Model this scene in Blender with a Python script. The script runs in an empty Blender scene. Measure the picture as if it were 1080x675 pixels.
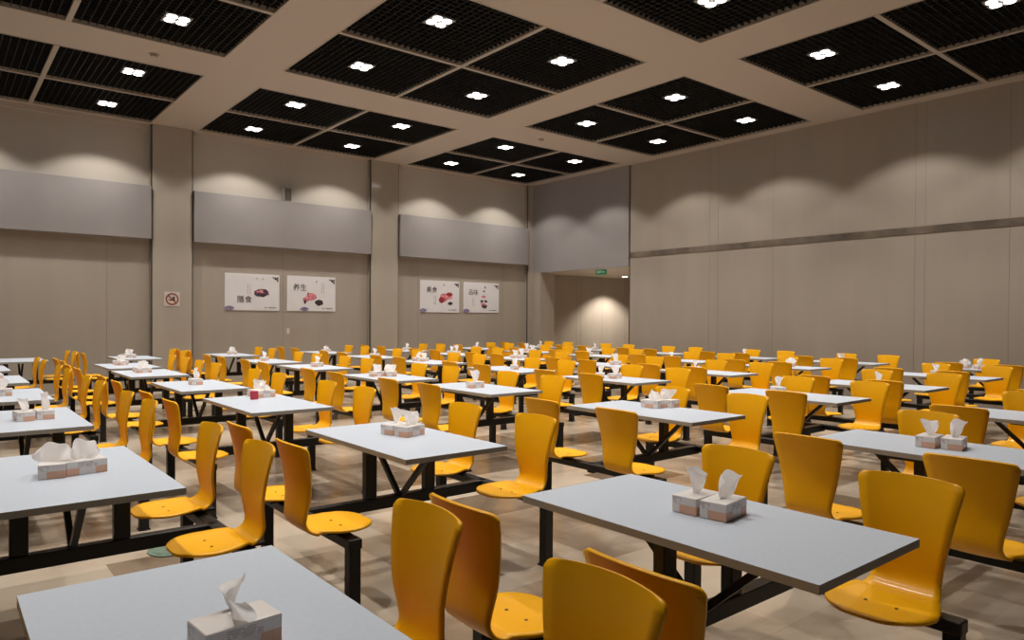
import bpy, bmesh, math, random
from mathutils import Vector, Matrix
random.seed(7)
C = bpy.context.scene.collection
R = math.radians
# ------------------------------------------------------------------ materials
def mat(name, col, rough=.5, spec=.5, metal=0., coat=0., coat_r=.05, emit=None, es=0., noise=None, bump=None):
    m = bpy.data.materials.new(name); m.use_nodes = True
    nt = m.node_tree; b = nt.nodes['Principled BSDF']
    b.inputs['Base Color'].default_value = (*col, 1)
    b.inputs['Roughness'].default_value = rough
    b.inputs['Specular IOR Level'].default_value = spec
    b.inputs['Metallic'].default_value = metal
    b.inputs['Coat Weight'].default_value = coat
    b.inputs['Coat Roughness'].default_value = coat_r
    if emit:
        b.inputs['Emission Color'].default_value = (*emit, 1); b.inputs['Emission Strength'].default_value = es
    tc = nt.nodes.new('ShaderNodeTexCoord')
    if noise:
        scale, amt, stretch = noise
        mp = nt.nodes.new('ShaderNodeMapping'); mp.inputs['Scale'].default_value = stretch
        nt.links.new(tc.outputs['Object'], mp.inputs[0])
        n = nt.nodes.new('ShaderNodeTexNoise'); n.inputs['Scale'].default_value = scale; n.inputs['Detail'].default_value = 5
        nt.links.new(mp.outputs[0], n.inputs['Vector'])
        r = nt.nodes.new('ShaderNodeValToRGB')
        r.color_ramp.elements[0].position = .3; r.color_ramp.elements[1].position = .7
        r.color_ramp.elements[0].color = (*[c * (1 - amt) for c in col], 1)
        r.color_ramp.elements[1].color = (*[min(1, c * (1 + amt)) for c in col], 1)
        nt.links.new(n.outputs['Fac'], r.inputs[0]); nt.links.new(r.outputs[0], b.inputs['Base Color'])
    if bump:
        scale, st = bump
        n = nt.nodes.new('ShaderNodeTexNoise'); n.inputs['Scale'].default_value = scale; n.inputs['Detail'].default_value = 4
        nt.links.new(tc.outputs['Object'], n.inputs['Vector'])
        bp = nt.nodes.new('ShaderNodeBump'); bp.inputs['Strength'].default_value = st; bp.inputs['Distance'].default_value = .01
        nt.links.new(n.outputs['Fac'], bp.inputs['Height']); nt.links.new(bp.outputs[0], b.inputs['Normal'])
    return m
M = {}
M['yellow'] = mat('yellow_lacquer', (.90, .44, .0005), .42, .28, coat=.14, coat_r=.16, noise=(3, .05, (1, 1, 1)))
M['screw'] = mat('screw_steel', (.16, .10, .04), .4, metal=.6)
M['top'] = mat('grey_laminate', (.52, .58, .67), .38, .45, noise=(60, .03, (1, 1, 1)))
M['edge'] = mat('table_edge_band', (.30, .29, .265), .5)
M['black'] = mat('black_powder_coat', (.007, .0065, .0065), .4, .35)
M['wall'] = mat('beige_wall_panel', (.345, .305, .26), .42, .4, noise=(2.0, .05, (1, 1, .15)))
M['wall_up'] = mat('pale_upper_plaster', (.48, .44, .39), .55, .35, noise=(1.5, .03, (1, 1, 1)))
M['grey_panel'] = mat('lilac_grey_panel', (.285, .268, .27), .5, .4, noise=(1.5, .04, (1, 1, .3)))
M['pilaster'] = mat('polished_beige_stone', (.385, .345, .295), .12, .5, noise=(2, .05, (1, 1, .2)))
M['ceil'] = mat('beige_ceiling_paint', (.48, .42, .36), .45, .4)
M['mull'] = mat('ceiling_mullion_metal', (.40, .355, .30), .35, .5)
M['gap'] = mat('dark_joint', (.07, .058, .046), .5)
M['strip'] = mat('brushed_metal_strip', (.26, .22, .18), .3, metal=.55, noise=(2.2, .35, (1, 1, 1)))
M['grille'] = mat('black_ceiling_grille', (.008, .008, .008), .5, .3)
M['void'] = mat('black_plenum', (.004, .004, .004), .9, .1)
M['white'] = mat('white_enamel', (.8, .8, .79), .4)
M['housing'] = mat('lamp_housing', (.30, .30, .30), .35, metal=.5)
M['seam'] = mat('panel_seam', (.27, .235, .195), .6)
M['lamp'] = mat('lamp_glow', (1, 1, 1), .4, emit=(1, .97, .93), es=8)
M['tissue'] = mat('white_tissue_paper', (.93, .91, .91), .9, .1)
_n = M['tissue'].node_tree; _t = _n.nodes.new('ShaderNodeBsdfTranslucent'); _t.inputs[0].default_value = (.95, .94, .94, 1)
_m = _n.nodes.new('ShaderNodeMixShader'); _m.inputs[0].default_value = .5
_n.links.new(_n.nodes['Principled BSDF'].outputs[0], _m.inputs[1]); _n.links.new(_t.outputs[0], _m.inputs[2])
_n.links.new(_m.outputs[0], _n.nodes['Material Output'].inputs['Surface'])
M['poster'] = mat('poster_white', (.68, .67, .69), .35, noise=(3, .03, (1, 1, 1)))
M['ink'] = mat('poster_ink', (.03, .025, .03), .5)
M['ink2'] = mat('poster_soft_ink', (.30, .29, .33), .5)
M['plum'] = mat('poster_plum', (.10, .04, .075), .5, noise=(14, .9, (1, 1, 1)))
M['pink'] = mat('poster_pink', (.60, .20, .24), .5, noise=(16, .5, (1, 1, 1)))
M['red'] = mat('poster_red', (.35, .03, .04), .5, noise=(14, .7, (1, 1, 1)))
M['violet'] = mat('poster_violet', (.19, .16, .27), .5, noise=(14, .5, (1, 1, 1)))
M['signred'] = mat('sign_red', (.22, .035, .03), .5)
M['signplate'] = mat('sign_plate', (.55, .50, .45), .4)
M['green'] = mat('exit_sign_green', (.02, .16, .07), .4, emit=(.05, .55, .25), es=.08)
M['greenpale'] = mat('exit_sign_mark', (.6, .8, .65), .4, emit=(.6, .9, .7), es=.35)
M['drain'] = mat('green_grey_cover', (.13, .20, .155), .35, noise=(30, .2, (1, 1, 1)))
M['speaker'] = mat('speaker_grey', (.22, .21, .20), .5)
M['plastic'] = mat('pale_plastic', (.60, .56, .50), .4)
M['redlabel'] = mat('red_label', (.45, .03, .06), .5)
def box_material():
    m = bpy.data.materials.new('printed_tissue_carton'); m.use_nodes = True; nt = m.node_tree
    b = nt.nodes['Principled BSDF']; b.inputs['Roughness'].default_value = .35
    tc = nt.nodes.new('ShaderNodeTexCoord'); sx = nt.nodes.new('ShaderNodeSeparateXYZ'); nt.links.new(tc.outputs['Object'], sx.inputs[0])
    def math_(op, a, b_=None):
        n = nt.nodes.new('ShaderNodeMath'); n.operation = op
        for i, v in enumerate((a, b_)):
            if v is None: continue
            if isinstance(v, (int, float)): n.inputs[i].default_value = v
            else: nt.links.new(v, n.inputs[i])
        return n.outputs[0]
    X, Y, Z = sx.outputs
    low = math_('LESS_THAN', Z, .034)
    q = math_('GREATER_THAN', math_('SINE', math_('ADD', math_('MULTIPLY', X, 42), math_('MULTIPLY', Y, 30))), -.15)
    orange = math_('MULTIPLY', low, q)
    line = math_('GREATER_THAN', math_('SINE', math_('MULTIPLY', Z, 1250)), .35)
    word = nt.nodes.new('ShaderNodeTexNoise'); word.inputs['Scale'].default_value = 60; nt.links.new(tc.outputs['Object'], word.inputs['Vector'])
    wm = math_('MULTIPLY', math_('GREATER_THAN', word.outputs['Fac'], .47), math_('LESS_THAN', math_('SINE', math_('ADD', math_('MULTIPLY', X, 42), math_('MULTIPLY', Y, 30))), .1))
    up = math_('MULTIPLY', math_('GREATER_THAN', Z, .036), math_('LESS_THAN', Z, .060))
    text = math_('MULTIPLY', math_('MULTIPLY', line, wm), up)
    def mix(f, a, c):
        n = nt.nodes.new('ShaderNodeMix'); n.data_type = 'RGBA'; nt.links.new(f, n.inputs['Factor'])
        if isinstance(a, tuple): n.inputs['A'].default_value = a
        else: nt.links.new(a, n.inputs['A'])
        n.inputs['B'].default_value = c; return n.outputs['Result']
    c1 = mix(orange, (.74, .70, .68, 1), (.72, .42, .29, 1)); c2 = mix(text, c1, (.30, .22, .24, 1))
    nt.links.new(c2, b.inputs['Base Color'])
    return m
M['carton'] = box_material()
def floor_material():
    m = bpy.data.materials.new('polished_floor_tiles'); m.use_nodes = True; nt = m.node_tree
    b = nt.nodes['Principled BSDF']; b.inputs['Roughness'].default_value = .2; b.inputs['Specular IOR Level'].default_value = .5
    tc = nt.nodes.new('ShaderNodeTexCoord')
    br = nt.nodes.new('ShaderNodeTexBrick'); br.offset = .5
    br.inputs['Scale'].default_value = 1; br.inputs['Brick Width'].default_value = .8; br.inputs['Row Height'].default_value = .6
    br.inputs['Mortar Size'].default_value = .0025; br.inputs['Bias'].default_value = -.2
    br.inputs['Color1'].default_value = (0, 0, 0, 1); br.inputs['Color2'].default_value = (1, 1, 1, 1); br.inputs['Mortar'].default_value = (.2, .2, .2, 1)
    nt.links.new(tc.outputs['Object'], br.inputs['Vector'])
    n = nt.nodes.new('ShaderNodeTexNoise'); n.inputs['Scale'].default_value = 1.1; n.inputs['Detail'].default_value = 6; n.inputs['Distortion'].default_value = .5
    nt.links.new(tc.outputs['Object'], n.inputs['Vector'])
    a = nt.nodes.new('ShaderNodeMath'); a.operation = 'MULTIPLY_ADD'
    nt.links.new(br.outputs['Color'], a.inputs[0]); a.inputs[1].default_value = .52; nt.links.new(n.outputs['Fac'], a.inputs[2])
    r = nt.nodes.new('ShaderNodeValToRGB'); e = r.color_ramp.elements
    e[0].position = .42; e[0].color = (.50, .43, .345, 1); e[1].position = .92; e[1].color = (.15, .11, .075, 1)
    x = e.new(.62); x.color = (.45, .375, .29, 1); x = e.new(.74); x.color = (.29, .225, .165, 1)
    nt.links.new(a.outputs[0], r.inputs[0]); nt.links.new(r.outputs[0], b.inputs['Base Color'])
    return m
M['floor'] = floor_material()
# ------------------------------------------------------------------ mesh helpers
def box(bm, x0, y0, z0, x1, y1, z1, mi=0, bev=0.):
    vs = [bm.verts.new(p) for p in [(x0,y0,z0),(x1,y0,z0),(x1,y1,z0),(x0,y1,z0),(x0,y0,z1),(x1,y0,z1),(x1,y1,z1),(x0,y1,z1)]]
    fs = []
    for q in [(0,3,2,1),(4,5,6,7),(0,1,5,4),(1,2,6,5),(2,3,7,6),(3,0,4,7)]:
        f = bm.faces.new([vs[i] for i in q]); f.material_index = mi; fs.append(f)
    if bev:
        es = list({e for f in fs for e in f.edges})
        bmesh.ops.bevel(bm, geom=es, offset=bev, segments=2, affect='EDGES', profile=.5)
    return fs
def bar(bm, a, b, w, h, mi=0):
    """rectangular tube from a to b, w across, h in the other direction"""
    a, b = Vector(a), Vector(b); d = (b - a).normalized()
    up = Vector((0,0,1)) if abs(d.z) < .95 else Vector((0,1,0))
    s = d.cross(up).normalized() * w / 2; t = s.normalized().cross(d).normalized() * h / 2
    v0 = [bm.verts.new(a + p) for p in (-s-t, s-t, s+t, -s+t)]; v1 = [bm.verts.new(b + p) for p in (-s-t, s-t, s+t, -s+t)]
    for i in range(4):
        j = (i+1) % 4; bm.faces.new([v0[i], v0[j], v1[j], v1[i]]).material_index = mi
    bm.faces.new(v0[::-1]).material_index = mi; bm.faces.new(v1).material_index = mi
def disc(bm, c, r, axis='z', n=24, h=.0, mi=0, ry=None):
    """cylinder of height h (or a disc)"""
    ry = ry or r
    def P(a, k):
        x, y = math.cos(a)*r, math.sin(a)*ry
        return {'z': (c[0]+x, c[1]+y, c[2]+k), 'y': (c[0]+x, c[1]+k, c[2]+y), 'x': (c[0]+k, c[1]+x, c[2]+y)}[axis]
    lo = [bm.verts.new(P(2*math.pi*i/n, 0)) for i in range(n)]
    bm.faces.new(lo).material_index = mi
    if h:
        hi = [bm.verts.new(P(2*math.pi*i/n, h)) for i in range(n)]
        bm.faces.new(hi[::-1]).material_index = mi
        for i in range(n):
            j = (i+1) % n; bm.faces.new([lo[i], hi[i], hi[j], lo[j]]).material_index = mi
def obj(name, bm, ms, parent=None, smooth=False):
    bmesh.ops.recalc_face_normals(bm, faces=bm.faces)
    me = bpy.data.meshes.new(name); bm.to_mesh(me); bm.free()
    for m in (ms if isinstance(ms, (list, tuple)) else [ms]): me.materials.append(m)
    if smooth:
        for p in me.polygons: p.use_smooth = True
    o = bpy.data.objects.new(name, me); C.objects.link(o)
    if parent: o.parent = parent
    return o
def thing(name, label, cat, loc=(0,0,0), rz=0., group=None):
    o = bpy.data.objects.new(name, None); C.objects.link(o); o.location = loc; o.rotation_euler = (0,0,rz)
    o.empty_display_size = .1; o['label'] = label; o['category'] = cat
    if group: o['group'] = group
    return o
def struct(name, bm, ms):
    o = obj(name, bm, ms); o['kind'] = 'structure'; return o
def copy_tree(root, loc, rz, label, group=None):
    r = root.copy(); C.objects.link(r); r.location = loc; r.rotation_euler = (0,0,rz); r['label'] = label
    if group: r['group'] = group
    for ch in list(root.children):
        c = ch.copy(); C.objects.link(c); c.parent = r
        for g in list(ch.children):
            d = g.copy(); C.objects.link(d); d.parent = c
    return r
NB = bmesh.new
# ------------------------------------------------------------------ camera
EYE = Vector((0, 0, 1.476))
yaw, pit, rol, fpx, cyo = R(39.25), R(-.63), R(.34), 749.5, 7.8
F = Vector((math.sin(yaw), math.cos(yaw), 0)); Rt = Vector((math.cos(yaw), -math.sin(yaw), 0)); U = Vector((0,0,1))
F2 = F*math.cos(pit) + U*math.sin(pit); U2 = -F*math.sin(pit) + U*math.cos(pit)
R3 = Rt*math.cos(rol) + U2*math.sin(rol); U3 = -Rt*math.sin(rol) + U2*math.cos(rol)
cam = bpy.data.cameras.new('camera'); co = bpy.data.objects.new('camera', cam); C.objects.link(co)
cam.sensor_width = 36; cam.lens = fpx/1080*36; cam.shift_y = cyo/1080; cam.clip_start = .05; cam.clip_end = 100
co.matrix_world = Matrix(((R3.x,U3.x,-F2.x,EYE.x),(R3.y,U3.y,-F2.y,EYE.y),(R3.z,U3.z,-F2.z,EYE.z),(0,0,0,1)))
bpy.context.scene.camera = co
# ------------------------------------------------------------------ room
XL, XR, YF, YB, ZC = -5.75, 13.8, -3.0, 16.07, 5.43
SOF = 3.08; UP = 4.15; OP = (12.17, 15.6, 2.86); XC = 21.0
bm = NB(); box(bm, XL, YF, -.1, XC, YB+.1, 0); fl = struct('floor', bm, M['floor'])
# back wall
bm = NB(); box(bm, XL, YB, 0, XR+.6, YB+.2, ZC+.6); wb = struct('wall_back', bm, M['wall_up'])
pil = [(-1.6, -.75), (3.47, 4.30), (8.44, 9.27), (13.58, 13.80)]
spans = [(XL, -1.6), (-.75, 3.47), (4.30, 8.44), (9.27, 13.58)]
PY = YB - .15
seams = {1: (.1, 2.7), 2: (6.28,), 3: (9.9, 12.75)}
for k, (a, b) in enumerate(spans):
    bm = NB(); box(bm, a, YB-.21, SOF, b, YB-.001, UP)
    struct('trim_%d' % (5+k), bm, M['grey_panel'])
    bm = NB(); box(bm, a, YB-.03, 0, b, YB-.001, SOF); lp = struct('trim_%d' % (9+k), bm, M['wall'])
    bm = NB()
    for sx in seams.get(k, ()):
        box(bm, sx-.004, YB-.034, 0, sx+.004, YB-.0295, SOF)
    if seams.get(k): obj('panel_seam', bm, M['seam'], lp)
    bm = NB(); box(bm, a+.05, YB-.05, ZC-.09, b-.05, YB-.001, ZC); struct('trim_%d' % (13+k), bm, M['ceil'])
for k, (a, b) in enumerate(pil):
    bm = NB(); box(bm, a+.035, PY, 0, (b if k == 3 else b-.035), YB-.002, ZC); box(bm, a+.008, PY+.05, 0, (b if k == 3 else b-.008), YB-.003, ZC)
    p = struct('trim_%d' % (k+1), bm, M['pilaster'])
    bm = NB(); box(bm, a+.008, PY+.025, 0, a+.0345, PY+.0495, ZC)
    if k != 3: box(bm, b-.0345, PY+.025, 0, b-.008, PY+.0495, ZC)
    obj('joint', bm, M['gap'], p)
# right wall with the opening
bm = NB()
box(bm, XR, YF, 0, XR+.2, OP[0]-.03, ZC+.6)
struct_r = struct('wall_right', bm, M['wall'])
bm = NB(); box(bm, XR, OP[0]+.03, OP[2], XR+.2, YB, ZC+.6); o = obj('upper_panel', bm, M['grey_panel'], struct_r)
bm = NB(); box(bm, XR+.03, OP[0]-.031, 0, XR+.19, OP[0]+.031, ZC); obj('joint', bm, M['gap'], struct_r)
bm = NB(); box(bm, XR, OP[1], 0, XR+.57, YB, OP[2]); obj('jamb', bm, M['pilaster'], struct_r)
bm = NB(); box(bm, XR-.012, YF, 3.07, XR-.001, OP[0]-.035, 3.20); obj('metal_band', bm, M['strip'], struct_r)
bm = NB()
for y in (9.53, 9.76, 8.17, 5.37, 5.2, 3.91, 2.3, .8): box(bm, XR-.003, y-.004, 0, XR-.0005, y+.004, 3.07); box(bm, XR-.003, y-.004, 3.2, XR-.0005, y+.004, ZC)
obj('panel_seam', bm, M['seam'], struct_r)
# passage behind the opening
bm = NB(); box(bm, XR+.57, YB, 0, XC, YB+.2, OP[2]+.2); wp = struct('wall_passage_back', bm, M['wall'])
bm = NB()
for x in (14.6, 15.75, 15.95, 16.9, 18.): box(bm, x-.006, YB-.003, 0, x+.006, YB-.0005, OP[2])
obj('panel_seam', bm, M['seam'], wp)
bm = NB(); box(bm, XR+.2, 9.6, 0, XC, 9.8, OP[2]+.2); struct('wall_passage_front', bm, M['wall'])
bm = NB(); box(bm, XC, 9.6, 0, XC+.2, YB+.2, OP[2]+.2); struct('wall_passage_right', bm, M['wall'])
bm = NB(); box(bm, XR+.2, 9.6, OP[2], XC, YB+.1, OP[2]+.2); struct('ceiling_passage', bm, M['ceil'])
bm = NB(); box(bm, XL-.2, YF, 0, XL, YB, ZC+.6); struct('wall_left', bm, M['wall'])
bm = NB(); box(bm, XL, YF-.2, 0, XR, YF, ZC+.6); struct('wall_front', bm, M['wall'])
# ceiling: beige beams leaving square bays; black open-cell grilles in the bays
bx = [(-4.75-.9, -5.6), (-.62, 3.47), (4.36, 8.5), (9.4, 13.5)]
bays_x = [(-5.65, -1.55), (-.62, 3.47), (4.36, 8.5), (9.42, 13.48)]
bays_y = [(-2.85, 1.15), (2.15, 6.2), (7.17, 11.17), (12.22, 15.86)]
bm = NB(); ZT = ZC + .42
xs = [XL] + [v for b in bays_x for v in b] + [XR]
ys = [YF] + [v for b in bays_y for v in b] + [YB]
for i in range(0, len(xs)-1, 2): box(bm, xs[i], YF, ZC, xs[i+1], YB, ZT)
for (a, b) in bays_x:
    for i in range(0, len(ys)-1, 2): box(bm, a, ys[i], ZC, b, ys[i+1], ZT)
ceil = struct('ceiling', bm, M['ceil'])
bm = NB(); box(bm, XL, YF, ZT, XR, YB, ZT+.1); obj('plenum', bm, M['void'], ceil)
def grille_mesh(w, l, hole):
    b_ = NB(); n = int(round(w/.1)); m_ = int(round(l/.1)); z0, z1 = ZC+.02, ZC+.065
    hx, hy = hole
    for i in range(1, n):
        x = w*i/n
        if abs(x-hx) < .16:
            box(b_, x-.004, 0, z0, x+.004, hy-.16, z1); box(b_, x-.004, hy+.16, z0, x+.004, l, z1)
        else: box(b_, x-.004, 0, z0, x+.004, l, z1)
    for j in range(1, m_):
        y = l*j/m_
        if abs(y-hy) < .16:
            box(b_, 0, y-.004, z0, hx-.16, y+.004, z1); box(b_, hx+.16, y-.004, z0, w, y+.004, z1)
        else: box(b_, 0, y-.004, z0, w, y+.004, z1)
    return b_
# lights: a four-lamp square downlight in each grille
lamp_cols = {1: (.32, 2.54), 2: (5.25, 7.5), 3: (10.25, 12.47), 0: (-4.6, -2.6)}
lamp_rows = {0: (-1.8, .3), 1: (3.03, 5.3), 2: (8.0, 10.2), 3: (12.82, 15.03)}
col_name = ['', '', 'fifth', 'fourth', 'third', 'second']
def make_light():
    t = thing('ceiling_light', 'x', 'ceiling light')
    b_ = NB()
    box(b_, -.165, -.165, 0, .165, .165, .015); box(b_, -.15, -.15, .015, .15, .15, .07)
    obj('housing', b_, M['housing'], t)
    for sx in (-1, 1):
        for sy in (-1, 1):
            b_ = NB(); disc(b_, (sx*.075, sy*.075, -.006), .064, n=20, h=.006); obj('lamp', b_, M['lamp'], t)
    return t
proto = make_light(); first = True
ordc = ['first', 'second', 'third', 'fourth', 'fifth', 'sixth', 'seventh', 'eighth']
allx = sorted(v for k in lamp_cols for v in lamp_cols[k])[::-1]; ally = sorted(v for k in lamp_rows for v in lamp_rows[k])[::-1]
for ci, (a, b) in enumerate(bays_x):
    for ri, (c, d) in enumerate(bays_y):
        mx, my = (a+b)/2, (c+d)/2
        bm = NB(); box(bm, mx-.035, c, ZC-.004, mx+.035, d, ZC+.07); box(bm, a, my-.035, ZC-.0045, b, my+.035, ZC+.0695)
        for (u0, v0, u1, v1) in ((a, c, b, c+.02), (a, d-.02, b, d), (a, c, a+.02, d), (b-.02, c, b, d)):
            box(bm, u0, v0, ZC-.006, u1, v1, ZC+.07)
        obj('bay_frame', bm, M['mull'], ceil)
        for i, (x0, x1) in enumerate(((a+.02, mx-.035), (mx+.035, b-.02))):
            for j, (y0, y1) in enumerate(((c+.02, my-.035), (my+.035, d-.02))):
                lx, ly = lamp_cols[ci][i], lamp_rows[ri][j]
                visible = ci > 0 and not (ri == 0)
                if visible:
                    g = obj('ceiling_grille', grille_mesh(x1-x0, y1-y0, (lx-x0, ly-y0)), M['grille'], ceil); g.location = (x0, y0, 0)
                    kx, ky = allx.index(lx), ally.index(ly)
                    if (kx, ky) == (0, 0): where = 'in the ceiling corner where back and right walls meet'
                    else:
                        px = 'nearest the right wall' if kx == 0 else ordc[kx] + ' from the right wall'
                        py = 'in the row along the back wall' if ky == 0 else 'in the ' + ordc[ky] + ' row from the back wall'
                        where = py + ', ' + px
                    lab = 'square downlight ' + where
                    if first: lo = proto; lo.location = (lx, ly, ZC+.01); lo['label'] = lab; lo['group'] = 'downlights in the black ceiling grilles'; first = False
                    else: lo = copy_tree(proto, (lx, ly, ZC+.01), 0, lab, 'downlights in the black ceiling grilles')
                else:
                    g = obj('ceiling_grille', grille_mesh(x1-x0, y1-y0, (lx-x0, ly-y0)), M['grille'], ceil); g.location = (x0, y0, 0)
                if not visible: continue
                L = bpy.data.lights.get('downlight_beam') or bpy.data.lights.new('downlight_beam', 'SPOT')
                L.energy = 132; L.spot_size = R(114); L.spot_blend = .3; L.shadow_soft_size = .06; L.color = (1, .93, .84)
                s = bpy.data.objects.new('downlight_beam', L); C.objects.link(s); s.location = (lx, ly, ZC-.02)
                L = bpy.data.lights.get('downlight_core') or bpy.data.lights.new('downlight_core', 'SPOT')
                L.energy = 170; L.spot_size = R(96); L.spot_blend = 1; L.shadow_soft_size = .10; L.color = (1, .94, .87)
                s = bpy.data.objects.new('downlight_core', L); C.objects.link(s); s.location = (lx, ly, ZC-.02)
# passage downlight, plus an added fill spot
t = thing('recessed_downlight', 'small round downlight in the ceiling of the passage opening', 'ceiling light', (17.0, 15.18, OP[2]-.012))
bm = NB(); disc(bm, (0,0,0), .11, h=.012, n=24); obj('housing', bm, M['white'], t)
bm = NB(); disc(bm, (0,0,-.004), .085, h=.004, n=24); obj('lamp', bm, M['lamp'], t)
L = bpy.data.lights.new('passage_beam', 'SPOT'); L.energy = 480; L.spot_size = R(120); L.spot_blend = .5; L.shadow_soft_size = .05; L.color = (1, .9, .78)
s = bpy.data.objects.new('passage_beam', L); C.objects.link(s); s.location = (17.0, 15.18, OP[2]-.03)
L2 = bpy.data.lights.new('passage_fill', 'SPOT'); L2.energy = 500; L2.spot_size = R(130); L2.spot_blend = .6; L2.shadow_soft_size = .06; L2.color = (1, .9, .78)  # added fill hidden behind the right wall, brightens the passage; no fixture here
s = bpy.data.objects.new('passage_fill', L2); C.objects.link(s); s.location = (15.6, 12.0, OP[2]-.03)
# ------------------------------------------------------------------ dining set
TW, TL, TH = .671, 1.268, .75
SHIFT = .0     # the top sits a little to one side of the frame
def chair_mesh():
    """one-piece bent-plywood shell, facing +x; origin on the floor under the bend"""
    prof = []   # (u forward, z)
    for i in range(9):                       # seat, front to rear
        s = i/8; prof.append((.365 - .305*s, .448 - .012*math.sin(math.pi*min(1, s*1.05)) - .007*max(0, 1-s*5)**1.5))
    for i in range(1, 7):                    # bend
        a = (math.pi/2 - R(8)) * i/6; r = .075
        prof.append((.06 - r*math.sin(a), .436 + r*(1-math.cos(a))))
    u0, z0 = prof[-1]
    for i in range(1, 13):                   # back
        s = i/12; prof.append((u0 - .052*s - .018*math.sin(math.pi*s)*-1, z0 + .379*s))
    L = [0]
    for a, b in zip(prof, prof[1:]): L.append(L[-1] + math.hypot(a[0]-b[0], a[1]-b[1]))
    T = L[-1]
    def hw(s):                               # half width along the length
        pts = [(0, .165), (.10, .186), (.20, .192), (.30, .176), (.38, .150), (.45, .130), (.50, .124), (.56, .130), (.70, .152), (.84, .173), (.95, .190), (1, .193)]
        x = min(1., s/T)
        for (a, p), (b, q) in zip(pts, pts[1:]):
            if x <= b + 1e-9:
                k = (x-a)/(b-a); k = k*k*(3-2*k) if False else k; w = p + (q-p)*k; break
        r = .17                              # rounded front corners
        if s < r: w -= .115*(1 - math.sqrt(max(0, 1 - ((r-s)/r)**2)))
        r = .030
        if T - s < r: w -= r*(1 - math.sqrt(max(0, 1 - ((r-(T-s))/r)**2)))
        return w
    # refine rows near the ends for clean corners
    S = sorted(set([round(v, 4) for v in L] + [.004, .012, .025, .04, .06, .09] + [round(T-v, 4) for v in (.002, .006, .012, .02, .032)]))
    def at(s):
        for i in range(len(L)-1):
            if s <= L[i+1] + 1e-9:
                k = (s-L[i])/(L[i+1]-L[i]); return prof[i][0]+(prof[i+1][0]-prof[i][0])*k, prof[i][1]+(prof[i+1][1]-prof[i][1])*k
        return prof[-1]
    N = 10; bm = NB(); rows = []
    for s in S:
        u, z = at(s); w = hw(s); row = []
        onback = max(0, min(1, (s/T - .45)/.2)); onseat = 1 - onback
        for j in range(N+1):
            q = -1 + 2*j/N; v = w*q
            du = .034*onback*(v/.19)**2; dz = .010*onseat*(v/.19)**2
            if s < 1e-6: pass
            dzt = -.006*abs(q)**2 if s/T > .97 else 0
            row.append(bm.verts.new((u+du, v, z+dz+dzt)))
        rows.append(row)
    for a, b in zip(rows, rows[1:]):
        for j in range(N): bm.faces.new([a[j], a[j+1], b[j+1], b[j]])
    bmesh.ops.recalc_face_normals(bm, faces=bm.faces)
    bmesh.ops.solidify(bm, geom=list(bm.faces), thickness=.012)
    return bm
def make_set(screws):
    t = thing('dining_set', 'x', 'dining set')
    bm = NB(); fs = box(bm, 0, 0, TH-.028, TW, TL, TH, 1, .0)
    fs[1].material_index = 0
    obj('tabletop', bm, [M['top'], M['edge']], t).location.x = SHIFT
    cx, cy = TW/2, TL/2; E = .25
    bm = NB(); box(bm, -.32, cy-.03, .335, TW+.32, cy+.03, .405, bev=.006); obj('cross_beam', bm, M['black'], t)
    for x in (.13, TW-.13):
        bm = NB(); box(bm, x-.036, cy-.026, .405, x+.036, cy+.026, TH-.04, bev=.005); box(bm, x-.07, cy-.16, TH-.042, x+.07, cy+.16, TH-.028)
        obj('leg', bm, M['black'], t)
    for sgn in (-1, 1):
        bm = NB(); bar(bm, (cx, cy+sgn*.02, .40), (cx, cy+sgn*.36, TH-.035), .028, .028); obj('brace', bm, M['black'], t)
    for sx in (-1, 1):
        X = -.30 if sx < 0 else TW+.30
        bm = NB(); box(bm, X-.035, -.04, .355, X+.035, TL-.10, .405, bev=.006)
        for yy in (cy-.45, cy+.31): box(bm, X-.08, yy-.075, .405, X+.08, yy+.075, .418)
        obj('seat_bar', bm, M['black'], t)
        for y in (-.005, TL-.135):
            bm = NB(); box(bm, X-.03, y-.03, .006, X+.03, y+.03, .357, bev=.004); box(bm, X-.036, y-.036, 0, X+.036, y+.036, .012)
            obj('post', bm, M['black'], t)
    t2 = []
    me = None
    for sx in (-1, 1):
        for k, y in enumerate((cy-.45, cy+.31)):
            X = (-.500 if sx < 0 else TW+.342)
            if me is None:
                ch = obj('chair', chair_mesh(), M['yellow'], t, smooth=True); me = ch.data
            else:
                ch = bpy.data.objects.new('chair', me); C.objects.link(ch); ch.parent = t
            ch.location = (X, y, 0); ch.rotation_euler = (0, 0, 0 if sx < 0 else math.pi)
            t2.append(ch)
            if screws:
                for (a, b) in ((.10, -.055), (.10, .055), (.20, -.055), (.20, .055)):
                    if screws is True:
                        b_ = NB(); disc(b_, (0,0,0), .0065, n=10, h=.003); s_ = obj('screw', b_, M['screw'], ch); screws = s_.data
                    else:
                        s_ = bpy.data.objects.new('screw', screws); C.objects.link(s_); s_.parent = ch
                    s_.location = (a, b, .4365)
    return t
near = make_set(True); far = make_set(None)
CX = [.17, 1.89, 4.17, 6.24, 8.2, 10.25, 12.3]
CY = [.97, 3.16, 5.44, 7.43, 9.6, 11.6, 13.75]
POS = {}
for c in range(7):
    for r in range(7): POS[(c, r)] = (CX[c], CY[r])
POS[(0,1)] = (.17, 3.22); POS[(1,1)] = (1.89, 3.17); POS[(2,1)] = (4.18, 3.09); POS[(3,1)] = (6.22, 3.05); POS[(4,1)] = (8.1, 3.06)
POS[(2,6)] = (4.24, 13.75); POS[(0,6)] = (.82, 13.8); POS[(1,6)] = (2.50, 13.6); POS[(1,5)] = (1.93, 11.3); POS[(2,5)] = (4.08, 11.25)
POS[(2,3)] = (4.12, 7.25); POS[(2,4)] = (4.12, 9.5); POS[(0,4)] = (.17, 9.4); POS[(0,3)] = (.17, 7.4)
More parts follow.
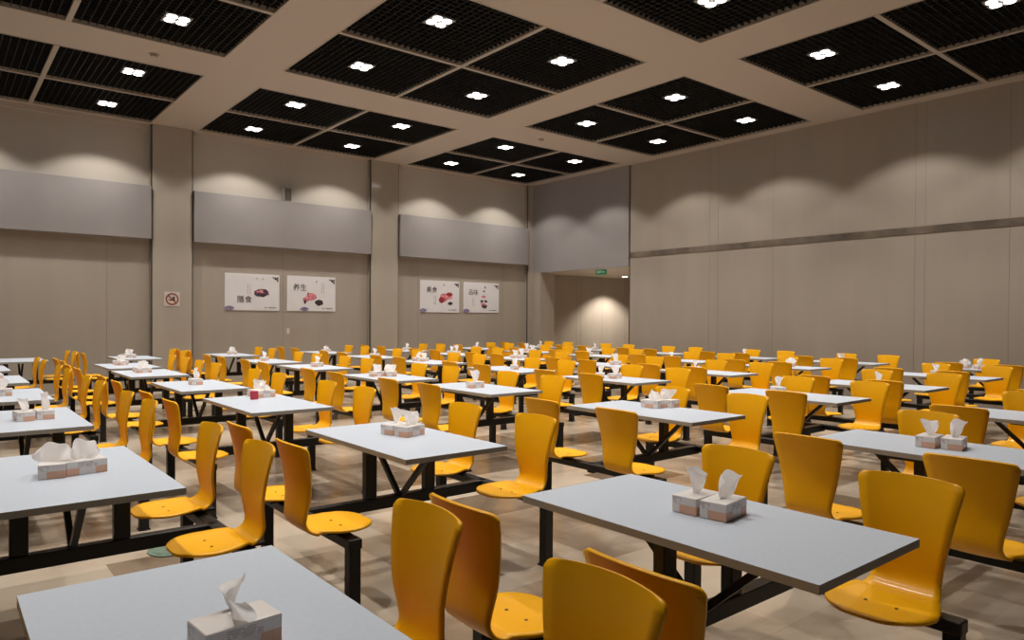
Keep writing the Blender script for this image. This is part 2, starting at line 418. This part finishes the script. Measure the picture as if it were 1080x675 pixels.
SKIP = set()
def projpx(x, y, z):
    v = Vector((x, y, z)) - EYE; d = v.dot(F2)
    if d < .1: return None
    return 540 + fpx*v.dot(R3)/d, 345.3 - fpx*v.dot(U3)/d
rown = ['front row', 'second row', 'third row', 'fourth row', 'fifth row', 'second row from back wall', 'row along the back wall']
coln = ['leftmost column', 'second column from left', 'third column from left', 'middle column', 'third column from right wall', 'second column from right wall', 'column along the right wall']
seen = []
used = {'n': 0, 'f': 0}
for (c, r), (x, y) in POS.items():
    if (c, r) in SKIP: continue
    # does any corner of the set fall in the frame?
    ok = False
    for dx in (-.45, 0, TW, TW+.45):
        for dy in (0, .3, .9, TL):
            for z in (.02, .45, .75, .86):
                p = projpx(x+dx, y+dy, z)
                if p and -2 < p[0] < 1082 and -2 < p[1] < 677: ok = True
    if not ok: continue
    seen.append((c, r))
    lab = 'grey dining set with yellow chairs, %s, %s' % (rown[r], coln[c])
    isn = r <= 1 and c <= 3 or (c <= 1 and r <= 2)
    key = 'n' if isn else 'f'; src = near if isn else far
    jx, jy, jr = random.uniform(-.02, .02), random.uniform(-.02, .02), random.uniform(-.006, .006)
    if isn: jx = jy = jr = 0
    top_shift = .06 if c == 2 else SHIFT; jx -= top_shift
    cur = src
    if used[key] == 0:
        src.location = (x+jx, y+jy, 0); src.rotation_euler = (0, 0, jr); src['label'] = lab; src['group'] = 'grey four-seat dining sets'
    else: cur = copy_tree(src, (x+jx, y+jy, 0), jr, lab, 'grey four-seat dining sets')
    for ch in cur.children:
        if ch.name.startswith('tabletop'): ch.location.x = top_shift
    used[key] += 1
# ------------------------------------------------------------------ tissue boxes
def tissue_mesh(seed, h, w, lean):
    rnd = random.Random(seed); bm = NB(); NU, NV = 16, 9; rows = []
    ph = rnd.uniform(0, 6); ph2 = rnd.uniform(0, 6)
    for j in range(NV+1):
        t = j/NV; row = []
        for i in range(NU+1):
            q = -1 + 2*i/NU
            spread = .35 + .65*t**.6
            x = w/2*q*spread*(1 - .55*t*t*abs(q)**1.5) + lean*t*t
            y = (.010 + .030*t)*math.sin(q*3.2 + ph + t*1.2) + .006*t*math.sin(q*8 + ph2)
            z = h*t*(1 - .38*abs(q)**1.8) + .006*math.sin(q*9 + ph2)*t
            row.append(bm.verts.new((x, y, z)))
        rows.append(row)
    for a, b in zip(rows, rows[1:]):
        for i in range(NU): bm.faces.new([a[i], a[i+1], b[i+1], b[i]])
    return bm
protos = []
for k, (h, w, lean) in enumerate([(.09, .18, .0), (.10, .11, .015), (.085, .25, -.01), (.125, .13, -.012), (.10, .095, .035)]):
    t = thing('tissue_box', 'x', 'tissue box')
    bm = NB(); box(bm, -.085, -.053, 0, .085, .053, .065, bev=.003); b = obj('carton', bm, M['carton'], t)
    o = obj('tissue', tissue_mesh(11*k+3, h, w, lean), M['tissue'], t, smooth=True); o.location = (0, 0, .064)
    o.rotation_euler = (0, 0, R((0, 35, 90, 20, -30)[k]))
    protos.append([t, False])
def place_tissue(k, x, y, rz, label):
    p = protos[k]
    if not p[1]:
        p[1] = True; o = p[0]; o.location = (x, y, TH); o.rotation_euler = (0, 0, R(rz)); o['label'] = label; o['group'] = 'tissue boxes on the tables'
        return o
    return copy_tree(p[0], (x, y, TH), R(rz), label, 'tissue boxes on the tables')
TB = {   # (col,row): list of (variant, x, y, rot)
    (0,0): [(2, .52, 1.60, 5)],
    (0,1): [(2, .43, 3.84, 80), (0, .55, 3.83, 8)],
    (0,2): [(0, .50, 6.02, 96), (3, .62, 6.05, 94)],
    (1,0): [(4, 2.285, 1.545, 8), (1, 2.27, 1.655, 4)],
    (1,1): [(0, 2.31, 3.83, 20), (1, 2.28, 3.945, 16)],
    (1,2): [(2, 2.37, 6.5, 8), (0, 2.36, 6.62, 10)],
    (1,3): [(3, 2.22, 8.15, 93)],
    (2,0): [(4, 4.56, 1.55, 10), (0, 4.53, 1.67, 5)],
    (2,1): [(0, 4.66, 3.84, 95), (2, 4.80, 3.80, 90)],
    (2,2): [(3, 4.48, 6.1, 5)],
    (2,3): [(0, 4.35, 8.02, 10), (2, 4.50, 7.95, 90)],
    (3,1): [(4, 6.62, 3.85, 50)],
    (3,2): [(4, 6.5, 6.2, 40), (0, 6.6, 6.05, 10)],
    (4,1): [(1, 8.3, 3.6, 10)],
}
for key in seen:
    lst = TB.get(key)
    if lst is None:
        if key in ((3,0), (0,6), (4,0), (6,4)): continue
        x, y = POS[key]; rnd = random.Random(key[0]*31+key[1]*7)
        lst = [(rnd.randrange(5), x+TW/2+rnd.uniform(-.08, .08), y+TL/2+rnd.uniform(-.2, .2), rnd.uniform(-30, 60))]
        if rnd.random() < .3: a = lst[0]; lst.append((rnd.randrange(5), a[1]+.0, a[2]+.19, rnd.uniform(-8, 8)))
    c, r = key
    for i, (k, x, y, a) in enumerate(lst):
        base = 'tissue box on table, %s, %s' % (rown[r], coln[c])
        if len(lst) == 2: base = ('nearer ' if y == min(q[2] for q in lst) else 'farther ') + base
        o = place_tissue(k, x, y, a, base)
# small red carton on one table
bm = NB(); box(bm, -.03, -.02, 0, .03, .02, .075, bev=.003); o = obj('small_carton', bm, M['redlabel'])
o.location = (2.23, 6.36, TH); o.rotation_euler = (0, 0, R(20)); o['label'] = 'small red carton beside the tissue boxes on a grey table'; o['category'] = 'carton'
# ------------------------------------------------------------------ posters and wall things
def text_mesh(s, size, mi_mat, parent, loc, name='lettering', rot=(R(90), 0, 0)):
    cu = bpy.data.curves.new(name, 'FONT'); cu.body = s; cu.size = size; cu.extrude = .0012; cu.align_x = 'CENTER'; cu.align_y = 'CENTER'
    o = bpy.data.objects.new(name, cu); C.objects.link(o)
    bpy.context.view_layer.update()
    dg = bpy.context.evaluated_depsgraph_get()
    me = bpy.data.meshes.new_from_object(o.evaluated_get(dg)); bpy.data.objects.remove(o)
    me.materials.clear(); me.materials.append(mi_mat)
    n = bpy.data.objects.new(name, me); C.objects.link(n); n.parent = parent; n.location = loc; n.rotation_euler = rot
    return n
def blob(bm, cx, cz, rx, rz, y=-.0165, n=18, seed=0, amp=.12):
    rnd = random.Random(seed); vs = []
    for i in range(n):
        a = 2*math.pi*i/n; k = 1 + rnd.uniform(-amp, amp)
        vs.append((cx+rx*k*math.cos(a), cz+rz*k*math.sin(a)))
    lo = [bm.verts.new((p[0], y, p[1])) for p in vs]; hi = [bm.verts.new((p[0], y+.003, p[1])) for p in vs]
    bm.faces.new(lo)
    for i in range(n): bm.faces.new([lo[i], lo[(i+1) % n], hi[(i+1) % n], hi[i]])
def poster(x0, x1, z0, z1, label, art, chars, cpos):
    w, h = x1-x0, z1-z0
    t = thing('poster', label, 'poster', ((x0+x1)/2, YB-.0305, (z0+z1)/2), 0, 'food posters on the back wall')
    bm = NB(); box(bm, -w/2, -.014, -h/2, w/2, 0, h/2, bev=.003); obj('board', bm, M['poster'], t)
    cnt = 0
    for name, m, items in art:
        bm = NB()
        for k, (u, v, ru, rv) in enumerate(items): blob(bm, u*w/2, v*h/2, ru*w/2, rv*h/2, y=-.0165-.0005*cnt, seed=int(u*100+v*37)+k); cnt += 1
        obj(name, bm, m, t)
    text_mesh(chars, .17, M['ink'], t, (cpos[0]*w/2, -.016, cpos[1]*h/2))
    # small vertical verse columns, drawn as short strokes
    bm = NB(); rnd = random.Random(len(chars)+int(x0*10))
    vx, vz = cpos[2], cpos[3]
    for c_ in range(2):
        for k in range(7):
            xx = vx*w/2 + c_*.05; zz = vz*h/2 - k*.035
            box(bm, xx-.010, -.0165, zz-.012, xx+.010, -.0135, zz+.010-rnd.uniform(0, .012))
    obj('verse', bm, M['ink2'], t)
    bm = NB()   # line of tiny print at the bottom right
    for k in range(9):
        if k == 2: continue
        box(bm, w*.22+k*.030, -.0165, -h*.43, w*.22+k*.030+.020, -.0135, -h*.43+.022)
    obj('caption', bm, M['ink'], t)
    return t
corner = lambda: ('ink_corner', M['violet'], [(-.84, -.88, .17, .12)])
twig = lambda: ('bird_and_twig', M['ink'], [(.86, .78, .05, .05), (.79, .84, .07, .025), (.93, .70, .025, .09), (.93, .84, .03, .04)])
poster(4.97, 6.19, 1.645, 2.465, 'white poster with a plum bowl, leftmost on the wall', [
    ('bowl', M['plum'], [(.34, -.03, .28, .22)]), ('food', M['pink'], [(.30, .06, .15, .09)]), ('berries', M['ink'], [(.44, .10, .07, .08), (.20, .12, .035, .05), (.30, -.16, .20, .06)]), corner(), twig(),
    ('petals', M['ink2'], [(.15, .76, .02, .05), (.38, .74, .03, .03)])], '膳食', (-.30, -.42, -.18, .42))
poster(6.37, 7.57, 1.645, 2.465, 'white poster with pink flower and dark fruit, second from left', [
    ('flower', M['pink'], [(-.02, -.16, .22, .22), (-.22, -.32, .14, .14)]), ('fruit', M['ink'], [(.30, -.50, .17, .17)]), ('stem', M['plum'], [(-.28, -.46, .05, .12), (-.15, .02, .03, .06)]),
    ('ink_corner', M['violet'], [(-.30, -.88, .17, .11)]), twig(), ('petals', M['ink2'], [(.2, .72, .03, .05)])], '养生', (-.48, .32, .42, .60))
poster(9.96, 11.22, 1.655, 2.505, 'white poster with a red blossom, left of the right pair', [
    ('flower', M['pink'], [(.22, -.04, .22, .24), (.50, -.05, .16, .10)]), ('blossom', M['red'], [(.08, -.20, .14, .20), (.48, .16, .16, .12)]), ('leaf', M['ink'], [(.52, -.42, .12, .10)]),
    corner(), twig(), ('petals', M['ink2'], [(.2, .76, .03, .07)])], '美食', (-.42, .40, -.30, .02))
poster(11.36, 12.60, 1.665, 2.505, 'white poster with stacked small bowls, rightmost on the back wall', [
    ('figs', M['plum'], [(.02, -.24, .09, .08), (.24, -.24, .09, .08), (.16, -.56, .15, .15)]), ('flower', M['pink'], [(.12, .06, .12, .09), (.10, -.42, .13, .07)]), ('leaf', M['ink'], [(.14, .44, .05, .06), (.20, .70, .03, .08)]),
    corner(), twig()], '品味', (-.46, .32, -.50, -.05))
# no-smoking sign on the left pilaster
t = thing('no_smoking_sign', 'round red no smoking sign on the left pilaster', 'sign', (3.875, PY-.001, 1.86))
bm = NB(); box(bm, -.15, -.006, -.15, .15, 0, .15, bev=.002); obj('plate', bm, M['signplate'], t)
bm = NB(); n = 32
for ro, ri, y in ((.125, .098, -.009),):
    o_ = [bm.verts.new((ro*math.cos(2*math.pi*i/n), y, ro*math.sin(2*math.pi*i/n))) for i in range(n)]
    i_ = [bm.verts.new((ri*math.cos(2*math.pi*i/n), y, ri*math.sin(2*math.pi*i/n))) for i in range(n)]
    for i in range(n): bm.faces.new([o_[i], o_[(i+1) % n], i_[(i+1) % n], i_[i]])
bar(bm, (-.075, -.0095, .075), (.075, -.0095, -.075), .002, .024)
obj('ring', bm, M['signred'], t)
bm = NB(); box(bm, -.065, -.0085, -.03, .06, -.006, -.008); blob(bm, .03, .025, .02, .03, y=-.0085, seed=3); obj('cigarette', bm, M['ink'], t)
# loudspeaker on the ledge
t = thing('wall_speaker', 'small grey loudspeaker on the upper back wall', 'speaker', (6.32, YB-.212, 4.16))
bm = NB(); box(bm, -.09, 0, 0, .09, .15, .29, bev=.01); obj('cabinet', bm, M['speaker'], t)
bm = NB(); box(bm, -.075, -.006, .02, .075, .001, .27); obj('speaker_grille', bm, M['gap'], t)
# socket plate
bm = NB(); box(bm, -.035, -.012, -.06, .035, 0, .06, bev=.004); o = obj('wall_switch', bm, M['plastic']); o.location = (6.40, YB-.03, 1.18)
o['label'] = 'small pale switch plate low on the wall below the left posters'; o['category'] = 'switch'
# smoke detectors
for i, (x, y, lab) in enumerate([(2.6, 11.72, 'round smoke detector on the beige ceiling beam at the left'), (10.35, 11.7, 'round smoke detector on the beige beam at ceiling centre')]):
    bm = NB(); disc(bm, (0,0,-.012), .075, n=24, h=.012); disc(bm, (0,0,-.04), .05, n=24, h=.028)
    o = obj('smoke_detector', bm, M['mull']); o.location = (x, y, ZC); o['label'] = lab; o['category'] = 'smoke detector'; o['group'] = 'smoke detectors on the ceiling beams'
# exit sign
t = thing('exit_sign', 'green exit sign hanging at the passage opening', 'sign', (XR+.10, 13.25, 2.69))
bm = NB(); box(bm, -.02, -.19, 0, .02, .19, .14, bev=.003); obj('sign_box', bm, M['green'], t)
bm = NB(); box(bm, -.005, -.12, .14, .005, -.11, .17); box(bm, -.005, .11, .14, .005, .12, .17); obj('hanger', bm, M['mull'], t)
text_mesh('EXIT', .09, M['greenpale'], t, (-.0205, .05, .07), rot=(R(90), 0, R(-90)))
bm = NB(); box(bm, -.0225, -.13, .06, -.0195, -.07, .08); obj('arrow', bm, M['greenpale'], t)
# floor cover
bm = NB(); disc(bm, (0,0,0), .15, n=36, h=.006); disc(bm, (0,0,.006), .12, n=36, h=.002)
o = obj('floor_cover', bm, M['drain']); o.location = (1.19, 4.85, .0005); o['label'] = 'round green-grey cover set in the floor behind the left table'; o['category'] = 'floor cover'
# ------------------------------------------------------------------ world & view
w = bpy.data.worlds.new('world'); bpy.context.scene.world = w; w.use_nodes = True
w.node_tree.nodes['Background'].inputs[0].default_value = (.6, .65, .75, 1); w.node_tree.nodes['Background'].inputs[1].default_value = .0
vs = bpy.context.scene.view_settings
vs.view_transform = 'Standard'; vs.look = 'None'; vs.gamma = 1; vs.use_curve_mapping = False; vs.exposure = 0.0
print('SETS', len(seen))
